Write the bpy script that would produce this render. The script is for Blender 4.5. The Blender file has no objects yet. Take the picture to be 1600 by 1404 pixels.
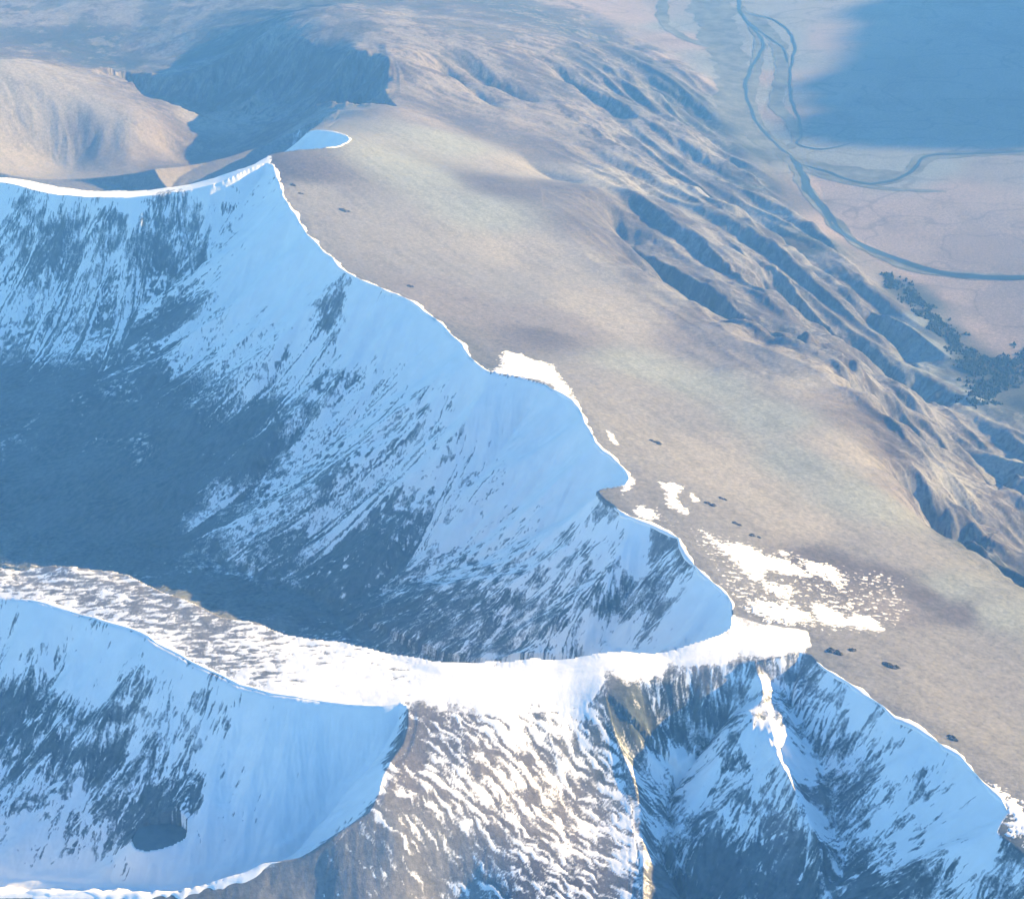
import bpy, math, random
import numpy as np

# ------------------------------------------------------------------ camera, sky, sun, exposure
RES = 1.0
CAM_H, PITCH, FPX, CU, CV = 3200.0, math.radians(30.0), 2790.0, 800.0, 702.0
SUN_EL, SUN_AZ = math.radians(19.5), math.radians(16.0)      # azimuth measured from +X towards +Y
scene = bpy.context.scene
cam_d = bpy.data.cameras.new('camera'); cam = bpy.data.objects.new('camera', cam_d)
scene.collection.objects.link(cam)
cam.location = (0, 0, CAM_H); cam.rotation_euler = (math.pi/2 - PITCH, 0, 0)
cam_d.sensor_width = 36.0; cam_d.lens = 36.0*FPX/1600.0
cam_d.clip_start = 1.0; cam_d.clip_end = 60000.0
scene.camera = cam

world = bpy.data.worlds.new('World'); scene.world = world; world.use_nodes = True
wn = world.node_tree; bg = wn.nodes['Background']
sky = wn.nodes.new('ShaderNodeTexSky'); sky.sky_type = 'NISHITA'; sky.sun_disc = False
sky.sun_elevation = SUN_EL; sky.sun_rotation = math.pi/2 - SUN_AZ
sky.altitude = 3000; sky.air_density = 1.0; sky.dust_density = 0.0; sky.ozone_density = 7.5
wn.links.new(sky.outputs[0], bg.inputs[0]); bg.inputs[1].default_value = 0.135

sun_d = bpy.data.lights.new('sun', 'SUN'); sun = bpy.data.objects.new('sun', sun_d)
scene.collection.objects.link(sun)
sun_d.energy = 5.0; sun_d.angle = math.radians(0.5); sun_d.color = (1.0, 0.81, 0.42)
sun.rotation_euler = (math.pi/2 - SUN_EL, 0, SUN_AZ + math.pi/2)
scene.view_settings.view_transform = 'Standard'; scene.view_settings.look = 'None'
scene.view_settings.exposure = 1.42; scene.view_settings.gamma = 1.0
scene.cycles.max_bounces = 4; scene.cycles.diffuse_bounces = 2; scene.cycles.volume_bounces = 1
scene.cycles.use_denoising = True

# ------------------------------------------------------------------ helpers
f4 = np.float32
cp, sp = math.cos(PITCH), math.sin(PITCH)
def ray(u, v):
    x = (u-CU)/FPX; y = -(v-CV)/FPX
    return np.array([x, cp + y*sp, -sp + y*cp])
def at(u, v, z):
    d = ray(u, v); t = (z-CAM_H)/d[2]
    return np.array([d[0]*t, d[1]*t, z])
def hash2(ix, iy, seed):
    n = (ix.astype(np.int64)*374761393 + iy.astype(np.int64)*668265263 + seed*1274126177) & 0xffffffff
    n = ((n ^ (n >> 13))*1274126177) & 0xffffffff
    n = (n ^ (n >> 16)) & 0xffffff
    return n.astype(f4)/f4(0xffffff)
def vnoise(x, y, seed=0):
    ix = np.floor(x); iy = np.floor(y); fx = (x-ix).astype(f4); fy = (y-iy).astype(f4)
    ix = ix.astype(np.int64); iy = iy.astype(np.int64)
    def g(dx, dy):
        a = hash2(ix+dx, iy+dy, seed)*f4(2*math.pi)
        return np.cos(a)*(fx-dx) + np.sin(a)*(fy-dy)
    u = fx*fx*fx*(fx*(fx*6-15)+10); v = fy*fy*fy*(fy*(fy*6-15)+10)
    a = g(0,0); b = g(1,0); c = g(0,1); d = g(1,1)
    return (a + u*(b-a) + v*(c-a) + u*v*(a-b-c+d))*f4(1.5)
def fbm(x, y, octs, seed=0, gain=0.5):
    s = 0; a = 1.0
    for o in range(octs):
        s = s + a*vnoise(x*2**o + 17.3*o, y*2**o - 9.1*o, seed+o); a *= gain
    return s
def smooth(a, b, x):
    t = np.clip((x-a)/(b-a), 0, 1); return t*t*(3-2*t)

# ------------------------------------------------------------------ grid (finer towards the near mountain)
NR, NC = int(1750*RES), int(1400*RES)
yl = np.geomspace(1500.0, 15000.0, NR)
sl = np.linspace(-1, 1, NC)
def halfw(y): return 0.36*y + 550.0
Y = np.repeat(yl[:, None], NC, 1); X = sl[None, :]*halfw(yl)[:, None]
def sample(A, x, y):
    x = np.asarray(x, float); y = np.asarray(y, float)
    r = np.log(np.clip(y, 1501, 14990)/1500.0)/math.log(10.0)*(NR-1)
    c = (np.clip(x/halfw(y), -0.9999, 0.9999)+1)/2*(NC-1)
    i = np.clip(r.astype(int), 0, NR-2); j = np.clip(c.astype(int), 0, NC-2); fr = r-i; fc = c-j
    return (A[i,j]*(1-fr)*(1-fc) + A[i+1,j]*fr*(1-fc) + A[i,j+1]*(1-fr)*fc + A[i+1,j+1]*fr*fc)
def grad(Z):
    dzi = np.gradient(Z, axis=0); dzj = np.gradient(Z, axis=1)
    yi = np.gradient(yl)[:, None]; xi = sl[None, :]*0.36*yi
    xj = (2.0/(NC-1))*halfw(yl)[:, None]
    zx = dzj/xj; zy = (dzi - zx*xi)/yi
    return zx, zy

# ------------------------------------------------------------------ the lie of the land: spot heights
PTS = '''
1000 0 500;1100 60 500;1200 150 500;1250 250 500;1300 350 500;1420 420 500;1600 430 505;1600 0 500;1400 100 500
1600 250 500;1500 330 500;1300 0 500;1700 500 510;1750 350 505
1150 190 520;1200 245 520;1255 330 525;1370 440 530;1480 540 530;1550 620 535;1640 640 540
760 2 700;900 60 690;1050 130 590;830 10 620;960 70 600
430 35 930;600 85 1020;700 110 900;850 95 820;950 150 720;500 10 880;640 20 830
620 170 1000;700 190 900;800 200 850;900 250 800;1000 250 720;1100 250 610;1150 300 600
700 250 1000;620 240 1080;800 400 1055;830 290 980;960 330 960;1000 430 1000;1050 560 1060;1150 582 1050;1290 572 1010
1350 680 1050;1420 780 1060;1500 880 1070;1600 930 1070
1100 400 800;1200 450 750;1300 500 680;1400 600 660;1500 700 700;1400 520 590;1540 870 860;1600 740 740;1200 350 640;1000 330 860
420 248 1190;440 300 1195;490 375 1200;550 430 1200;640 470 1200;700 520 1200;760 580 1200;830 595 1205;890 625 1210;940 700 1212;985 750 1215
1000 815 1218;1060 840 1220;1110 905 1220;1150 950 1215;1200 990 1212;1270 1015 1215;1330 1070 1222;1400 1120 1225;1470 1160 1230;1540 1220 1235;1600 1275 1235;1700 1400 1230
540 215 1150;560 240 1140;500 300 1170;600 380 1160;750 500 1165;900 560 1150;1000 660 1165;1100 760 1180;1200 860 1185;1300 960 1180;1400 1000 1180;1500 1100 1190;1600 1150 1185;1600 1020 1130;1500 980 1130
1200 720 1120;1300 800 1120;1400 880 1120;880 470 1100;700 350 1100
1050 1030 1203;900 1050 1196;780 1075 1188;640 1080 1184;500 1050 1184;400 1025 1187;300 985 1190;200 945 1192;100 915 1190;0 905 1185;-150 900 1180
640 1112 1182;780 1110 1184;950 1085 1190;1100 1045 1205
625 1160 1165;595 1210 1150;575 1265 1135;520 1305 1115;440 1342 1085;660 1190 1150;640 1250 1135;620 1310 1108;560 1340 1085;350 1372 1065;250 1397 1050;0 1392 1048;-200 1392 1040
700 1250 1128;800 1250 1108;900 1250 1088;960 1200 1108;800 1404 1040;990 1390 1055;500 1400 1045;580 1400 1050;700 1404 1018
0 282 1075;90 300 1085;200 306 1100;330 286 1142;-150 280 1060
0 150 960;200 215 830;100 130 950;0 103 1010;60 116 975;180 166 890;240 196 830;100 250 780;260 235 740;330 220 730;400 205 760;-200 120 1000
50 50 690;150 90 660;300 30 720;200 10 680;0 20 680;350 90 760;300 190 760
'''
CP = [at(*map(float, p.split())) for l in PTS.strip().splitlines() for p in l.split(';') if p]
for p in [(3000,12000,480),(0,12500,620),(-3000,12500,640),(5500,15000,480),(-5500,15000,600),(0,15000,600),(4000,8000,490),(3400,6000,490),
          (2600,4400,560),(2200,3200,900),(1800,1900,1000),(1500,1400,1050),(0,1500,800),(-1200,1500,800),(-1800,2300,850),(-2200,3200,900),
          (-2600,4300,900),(-3200,6000,950),(-4000,8500,700),(600,1400,800)]:
    CP.append(np.array(p, float))
CP = np.array(CP); S = 1000.0
cx, cy, cz = CP[:,0]/S, CP[:,1]/S, CP[:,2]
def tpsk(r2): return 0.5*r2*np.log(r2 + 1e-9)
n = len(CP); K = tpsk((cx[:,None]-cx)**2 + (cy[:,None]-cy)**2) + np.eye(n)*2e-3
M = np.zeros((n+3, n+3)); M[:n,:n] = K; M[:n,n] = 1; M[:n,n+1] = cx; M[:n,n+2] = cy; M[n,:n] = 1; M[n+1,:n] = cx; M[n+2,:n] = cy
wt = np.linalg.solve(M, np.concatenate([cz, [0,0,0]]))
def tps(x, y):
    x = (x/S).astype(f4); y = (y/S).astype(f4); z = wt[n] + wt[n+1]*x + wt[n+2]*y
    for k in range(n):
        z = z + wt[k]*tpsk((x-f4(cx[k]))**2 + (y-f4(cy[k]))**2)
    return z
# evaluated coarsely, then read back smoothly
st = 3
Zc = tps(X[::st, ::st], Y[::st, ::st])
def upsample(A):
    ri = np.linspace(0, A.shape[0]-1, 0) 
    r = np.minimum(np.arange(NR)/st, A.shape[0]-1.0001); c = np.minimum(np.arange(NC)/st, A.shape[1]-1.0001)
    i = r.astype(int); j = c.astype(int); fr = (r-i)[:,None]; fc = (c-j)[None,:]
    B = A[i]*(1-fr) + A[i+1]*fr
    return B[:, j]*(1-fc) + B[:, j+1]*fc
Z = upsample(Zc)
PLAIN = smooth(560, 525, Z)*smooth(-200, 500, X)
Z = np.where(X > 0, np.maximum(Z, 500 + 0.15*(Z-500)), Z)

# ------------------------------------------------------------------ corries cut back into the plateau
rng = np.random.RandomState(5)
def spline(P, step):
    P = np.array(P, float); out = []
    Q = np.vstack([2*P[0]-P[1], P, 2*P[-1]-P[-2]])
    for k in range(1, len(Q)-2):
        a, b, c, d = Q[k-1:k+3]; m = max(2, int(np.linalg.norm(c[:2]-b[:2])/step))
        for t in np.linspace(0, 1, m, endpoint=False):
            out.append(0.5*((2*b) + (c-a)*t + (2*a-5*b+4*c-d)*t*t + (3*b-a-3*c+d)*t**3))
    out.append(P[-1]); return np.array(out)
def jag(R, amp, seed):
    s = np.concatenate([[0], np.cumsum(np.hypot(*np.diff(R[:,:2], axis=0).T))])
    t = np.gradient(R[:,:2], axis=0); t /= np.linalg.norm(t, axis=1)[:,None] + 1e-9
    o = amp*fbm(s/90.0, s*0+seed*3.7, 4, seed, 0.6)
    R = R.copy(); R[:,0] += -t[:,1]*o; R[:,1] += t[:,0]*o
    return R
def inside(px, py, P):
    r = np.zeros(px.shape, bool); a = P; b = np.roll(P, -1, 0)
    for (x1,y1),(x2,y2) in zip(a[:,:2], b[:,:2]):
        if y1 == y2: continue
        c = ((y1 > py) != (y2 > py)) & (px < (x2-x1)*(py-y1)/(y2-y1) + x1); r ^= c
    return r
def nearest(px, py, R, wall=None):
    env = np.full(px.shape, -1e9); best = np.full(px.shape, 1e18); zz = np.zeros(px.shape); ss = np.zeros(px.shape); s0 = 0
    for k in range(len(R)-1):
        ax, ay, az = R[k]; dx, dy, dz = R[k+1]-R[k]; L2 = dx*dx+dy*dy+1e-9
        t = np.clip(((px-ax)*dx+(py-ay)*dy)/L2, 0, 1)
        d2 = (px-ax-t*dx)**2 + (py-ay-t*dy)**2; m = d2 < best
        if wall: env = np.maximum(env, az + t*dz - wall(np.sqrt(d2)))
        best = np.where(m, d2, best); zz = np.where(m, az+t*dz, zz); ss = np.where(m, s0+t*math.sqrt(L2), ss); s0 += math.sqrt(L2)
    return np.sqrt(best), (env if wall else zz), ss
DIST = {}
def carve(name, rim, close, wall, step=30, amp=7, seed=1):
    global Z
    R = jag(spline([at(*p) for p in rim], step), amp, seed)
    R0 = at(955,1084,1190)
    P = np.vstack([R[:,:2], np.array(close, float)[:, :2]])
    x0,y0 = P.min(0); x1,y1 = P.max(0)
    box = (X>=x0)&(X<=x1)&(Y>=y0)&(Y<=y1); idx = np.where(box.ravel())[0]
    px = X.ravel()[idx]; py = Y.ravel()[idx]; ins = inside(px, py, P); idx = idx[ins]; px = px[ins]; py = py[ins]
    d, zn, s = nearest(px, py, R, wall)
    if name == 'corrie': zn = zn - 1.6*d*np.exp(-d/110)*smooth(.66, .80, s/s.max())
    if name == 'near_corrie': zn = zn - 0.4*d*np.exp(-d/85)*(s < np.hypot(*np.diff(R[:,:2], axis=0).T)[:np.argmin(np.hypot(R[:,0]-R0[0], R[:,1]-R0[1]))].sum())
    if name == 'far_corrie': zn = zn + 0.9*np.maximum(0, d-480)
    zf = Z.ravel().copy(); zf[idx] = np.minimum(zf[idx], zn); Z = zf.reshape(Z.shape)
    D = np.full(Z.size, -1.0); D[idx] = d; Sg = np.zeros(Z.size); Sg[idx] = s
    DIST[name] = (D.reshape(Z.shape), Sg.reshape(Z.shape), R)
def expwall(D, L): return lambda d: D*(1-np.exp(-d/L))

RIM_A = [(-260,275,1050),(-100,278,1062),(0,288,1075),(40,296,1080),(90,306,1085),(200,311,1100),(330,291,1142),(400,262,1180),(424,256,1190),(440,300,1195),(460,335,1198),(490,375,1200),(550,430,1200),
 (640,470,1200),(690,505,1200),(725,545,1200),(765,582,1200),(810,590,1202),(850,598,1206),(890,625,1210),(915,660,1212),(940,702,1212),(985,748,1215),(960,765,1215),(932,772,1214),(955,795,1216),
 (1000,815,1218),(1060,840,1220),(1080,880,1220),(1110,905,1220),(1140,930,1218),(1150,955,1213),(1142,985,1208),(1100,1003,1206),(1050,1015,1203),(970,1027,1199),(900,1032,1195),(800,1040,1190),(700,1038,1185),(530,1012,1184),(400,982,1187),
 (300,948,1190),(200,905,1191),(130,892,1190),(60,888,1187),(0,888,1184),(-150,884,1178),(-260,880,1175)]
carve('corrie', RIM_A, [(-3200,3000,0),(-3400,5200,0)], expwall(560, 520), seed=1, amp=9)
RIM_B = [(-260,925,1172),(-150,930,1177),(0,932,1183),(60,938,1187),(150,962,1190),(230,992,1190),(300,1030,1188),(400,1070,1185),(500,1092,1182),(600,1102,1182),(634,1107,1180),
 (625,1160,1165),(597,1210,1150),(575,1265,1135),(520,1307,1115),(470,1335,1095),(440,1343,1085),(350,1372,1065),(280,1394,1048),(120,1396,1048),(0,1394,1046),(-150,1400,1040),(-260,1400,1036)]
carve('lower_corrie', RIM_B, [(-2500,1800,0),(-2600,2700,0)], expwall(340, 300), seed=2, amp=6)
RIM_C = [(1030,1600,960),(1012,1480,1035),(1003,1404,1058),(998,1330,1083),(985,1250,1108),(972,1180,1130),(952,1110,1165),(955,1084,1190),(1000,1066,1195),(1100,1044,1205),(1180,1034,1210),(1250,1022,1215),(1275,1032,1217),(1330,1072,1222),
 (1400,1120,1225),(1470,1162,1230),(1540,1222,1235),(1575,1270,1235),(1560,1300,1232),(1600,1345,1228),(1680,1430,1220),(1750,1520,1200)]
carve('near_corrie', RIM_C, [(900,1300,0),(150,1300,0)], expwall(430, 400), seed=3, amp=8)
RIM_D = [(-300,263,1050),(-100,265,1062),(0,268,1075),(90,287,1085),(200,296,1100),(330,278,1142),(395,256,1178),(425,243,1180),(470,240,1165),(525,233,1150),(543,218,1150),(535,205,1140),(510,199,1120),(480,206,1080)]
carve('far_corrie', RIM_D, [(-700,6350,0),(-1300,6700,0),(-2600,5900,0),(-2900,5600,0)], expwall(340, 330), seed=4, amp=6)
RIM_E = [(200,95,780),(300,72,860),(400,48,930),(470,66,940),(540,84,980),(606,92,1015),(615,130,1005),(620,166,980),(570,178,930),(510,188,840)]
carve('far_hollow', RIM_E, [(-1200,6900,0),(-1500,7000,0),(-1700,7300,0)], expwall(330, 260), seed=6, amp=6)

# spurs and gullies
def gully(pts, w, depth, seed):
    global Z
    R = jag(spline([at(*p) for p in pts], 25), 8, seed)
    x0,y0 = R[:,:2].min(0)-3*w; x1,y1 = R[:,:2].max(0)+3*w
    idx = np.where(((X>=x0)&(X<=x1)&(Y>=y0)&(Y<=y1)).ravel())[0]
    d, zr, s = nearest(X.ravel()[idx], Y.ravel()[idx], R)
    e = smooth(0, 200, s)*smooth(0, 150, s.max()-s)
    zf = Z.ravel().copy(); zf[idx] -= e*1.35*depth*np.exp(-(np.sqrt(d*d+9)/(1.25*w))**1.3); Z = zf.reshape(Z.shape)
GUL = [[(940,300,900),(1000,380,870),(1080,450,830),(1170,510,780),(1260,575,740)],
 [(1180,400,780),(1215,435,750),(1270,475,700),(1350,530,650),(1440,600,610),(1490,640,590)],
 [(1300,590,960),(1370,640,880),(1440,690,820),(1540,735,760),(1640,790,700)],
 [(1380,735,980),(1440,790,930),(1500,850,880),(1560,900,820)],
 [(790,75,830),(860,100,780),(930,150,720),(1000,200,650)],
 [(800,230,880),(860,270,860),(920,310,840)],
 [(1050,420,850),(1120,500,830),(1170,550,820)],
 [(1440,640,640),(1530,690,640),(1620,730,620)],
 [(660,95,880),(720,140,850),(800,190,800)], [(700,90,880),(770,130,840),(860,170,780)],
 [(1330,440,600),(1400,520,570),(1440,570,560)],
 [(1090,290,720),(1180,340,640),(1240,370,600)],[(960,220,780),(1040,270,700),(1120,310,640)]]
for k, g in enumerate(GUL): gully(g, [68,65,65,65,55,50,50,55,40,40,45,45,50][k], [105,105,95,95,45,28,35,45,30,30,45,35,35][k], 20+k)
AC, AL = (.83*X+.55*Y), (.55*X-.83*Y)
def ridged(x, y, seed, o=3): return 1-2*np.abs(fbm(x, y, o, seed, .45))
FLANK = smooth(-100, 450, X-0.02*Y)*smooth(1075, 930, Z)*(1-PLAIN)*smooth(9000, 7600, Y)
Z = Z + FLANK*(40*ridged(AC/330+.2*vnoise(X/600,Y/600,5), AL/2200, 201, 2) + 20*ridged(AC/140, AL/1000, 202, 2) - 25)
def spur(pts, slope, seed):
    global Z
    R = jag(spline([at(*p) for p in pts], 15), 5, seed)
    x0,y0 = R[:,:2].min(0)-250; x1,y1 = R[:,:2].max(0)+250
    idx = np.where(((X>=x0)&(X<=x1)&(Y>=y0)&(Y<=y1)).ravel())[0]
    d, zr, s = nearest(X.ravel()[idx], Y.ravel()[idx], R)
    zf = Z.ravel().copy(); zf[idx] = np.maximum(zf[idx], zr - slope*np.sqrt(d*d+16)); Z = zf.reshape(Z.shape)
spur([(1180,1040,1207),(1195,1090,1192),(1205,1150,1180),(1235,1220,1153),(1270,1290,1110),(1300,1345,1075),(1330,1404,1015)], 0.72, 31)

# ------------------------------------------------------------------ weathering: gullies that follow the fall line
def fallnoise(zx, zy, wl, seed):
    m = np.sqrt(zx*zx+zy*zy)+1e-6
    px_ = (-zy/m).astype(f4); py_ = (zx/m).astype(f4)
    gx = (X/wl); gy = (Y/wl); ix = np.floor(gx); iy = np.floor(gy); fx = (gx-ix).astype(f4); fy = (gy-iy).astype(f4)
    ix = ix.astype(np.int64); iy = iy.astype(np.int64); va = np.zeros(X.shape, f4); ws = np.zeros(X.shape, f4)
    for i in (-1,0,1):
        for j in (-1,0,1):
            hx = hash2(ix+i, iy+j, seed); hy = hash2(ix+i, iy+j, seed+77)
            dx = fx-i-hx; dy = fy-j-hy; d2 = dx*dx+dy*dy; w = np.maximum(0, np.exp(-3.0*d2)-f4(0.01))
            va += np.cos((dx*px_+dy*py_)*f4(2*math.pi*1.1))*w; ws += w
    return va/(ws+f4(1e-4)), m
def blur(A, k):
    for ax in (0,1):
        c = np.cumsum(np.pad(A, [(k+1,k) if a == ax else (0,0) for a in (0,1)], mode='edge'), axis=ax)
        n_ = A.shape[ax]
        A = (np.take(c, range(2*k+1, 2*k+1+n_), ax) - np.take(c, range(0, n_), ax))/(2*k+1)
    return A
def dist(name): return DIST[name][0]
WALL = np.zeros(Z.shape)
for nm in DIST: WALL = np.maximum(WALL, smooth(-1, 70, dist(nm))*dict(corrie=.65, far_corrie=.12, lower_corrie=.45, near_corrie=.75).get(nm, 1))
ESC = smooth(0, 500, X-0.02*Y)*smooth(1080, 980, Z)*(1-PLAIN)
FAR = smooth(6000, 7000, Y)*(1-PLAIN)
RIDGE_SIDE = smooth(.60, .74, DIST['corrie'][1]/DIST['corrie'][1].max())*smooth(160, 40, dist('corrie'))*(dist('corrie') > 0)
WALL *= 1-0.85*RIDGE_SIDE
PALE_HILL = smooth(-800, -1150, X)*smooth(7100, 6800, Y)*smooth(5500, 5700, Y)
RUG = np.clip(0.10 + 0.9*WALL + 0.95*ESC + 0.5*FAR*(1-.75*PALE_HILL), 0, 1.1)*(1-0.97*PLAIN)
Z = Z + fbm(X/600, Y/600, 4, 3)*14*np.clip(RUG, 0.15, 1)*(1-WALL*0.5)*(1-PLAIN)
for k, wl in enumerate((360, 190, 95, 48, 24, 12)):
    zx, zy = grad(blur(Z, max(1, int([14,9,6,4,2,1][k]*RES))))
    g, m = fallnoise(zx, zy, wl, 100+k)
    Z = Z + g*wl*[0.10,0.115,0.11,0.10,0.10,0.09][k]*np.clip(m*1.5, 0, 1)*RUG*(1-[.3,.3,.45,.5,.5,.4][k]*FLANK)*(0.35+0.65*smooth(-1,1.0,vnoise(X/350,Y/350,60+k)*2))
Z = Z + fbm(X/28, Y/28, 4, 9, 0.6)*1.3*np.clip(RUG, 0.12, 1)*(1-0.8*PLAIN)

# ------------------------------------------------------------------ pixel sights used to lay out what lies on the ground
def hit(u, v):
    u = np.atleast_1d(np.asarray(u, float)); v = np.atleast_1d(np.asarray(v, float))
    D = np.array([ray(a, b) for a, b in zip(u, v)]); res = np.zeros((len(u), 3)); done = np.zeros(len(u), bool)
    t = np.full(len(u), 1700.0)
    while not done.all() and t.min() < 16000:
        p = D*t[:,None] + np.array([0,0,CAM_H]); z = sample(Z, p[:,0], p[:,1]); h = (p[:,2] <= z) & ~done
        res[h] = p[h]; done |= h
        t = np.where(done, t, t + np.maximum(2.0, 0.3*(p[:,2]-z)))
        if (t > 16000).any(): res[(t>16000)&~done] = p[(t>16000)&~done]; done |= t > 16000
    return res
# ------------------------------------------------------------------ fields laid over the ground (world space)
def feat(x, y): return np.stack([4.0*x/y, 4.0*np.log(y/3000.0)], -1)
def field(txt, zero=None, p=4):
    """spot values read off along sight lines, blended over the ground"""
    T = [list(map(float, q.split()[:2])) + [q.split()[2]] for l in txt.strip().splitlines() for q in l.split(';') if q.strip()]
    H = hit([t[0] for t in T], [t[1] for t in T]); F = feat(H[:,0], H[:,1])
    G = feat(X[::6, ::6], Y[::6, ::6]); d2 = ((G[:,:,None,:]-F)**2).sum(-1) + 1e-4
    W = d2**(-p/2.0); return [t[2] for t in T], W/W.sum(-1, keepdims=True)
def up6(A):
    r = np.minimum(np.arange(NR)/6, A.shape[0]-1.0001); c = np.minimum(np.arange(NC)/6, A.shape[1]-1.0001)
    i = r.astype(int); j = c.astype(int); fr = (r-i)[:,None]; fc = (c-j)[None,:]
    B = A[i]*(1-fr)+A[i+1]*fr
    return B[:,j]*(1-fc)+B[:,j+1]*fc

# the tarn's basin
TARN_PX = [(207,1310),(214,1298),(226,1290),(246,1286),(270,1286),(289,1292),(294,1303),(287,1314),(268,1321),(246,1326),(226,1328),(211,1322)]
q0 = hit([t[0] for t in TARN_PX], [t[1] for t in TARN_PX]); TARN_Z = float(np.percentile(q0[:,2], 45))
TARN = spline(np.array([at(u, v, TARN_Z) for u, v in TARN_PX+[TARN_PX[0]]]), 4)
ix_ = np.where(((X > TARN[:,0].min()-60)&(X < TARN[:,0].max()+60)&(Y > TARN[:,1].min()-60)&(Y < TARN[:,1].max()+60)).ravel())[0]
d_, _, _ = nearest(X.ravel()[ix_], Y.ravel()[ix_], TARN); in_ = inside(X.ravel()[ix_], Y.ravel()[ix_], TARN); zf = Z.ravel().copy(); z_ = zf[ix_]
z_ = np.where(in_, np.minimum(z_, TARN_Z-.3-.15*d_), np.maximum(z_, TARN_Z+.3-.8*np.maximum(0, d_-3)))
zf[ix_] = z_; Z = zf.reshape(Z.shape)

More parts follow.
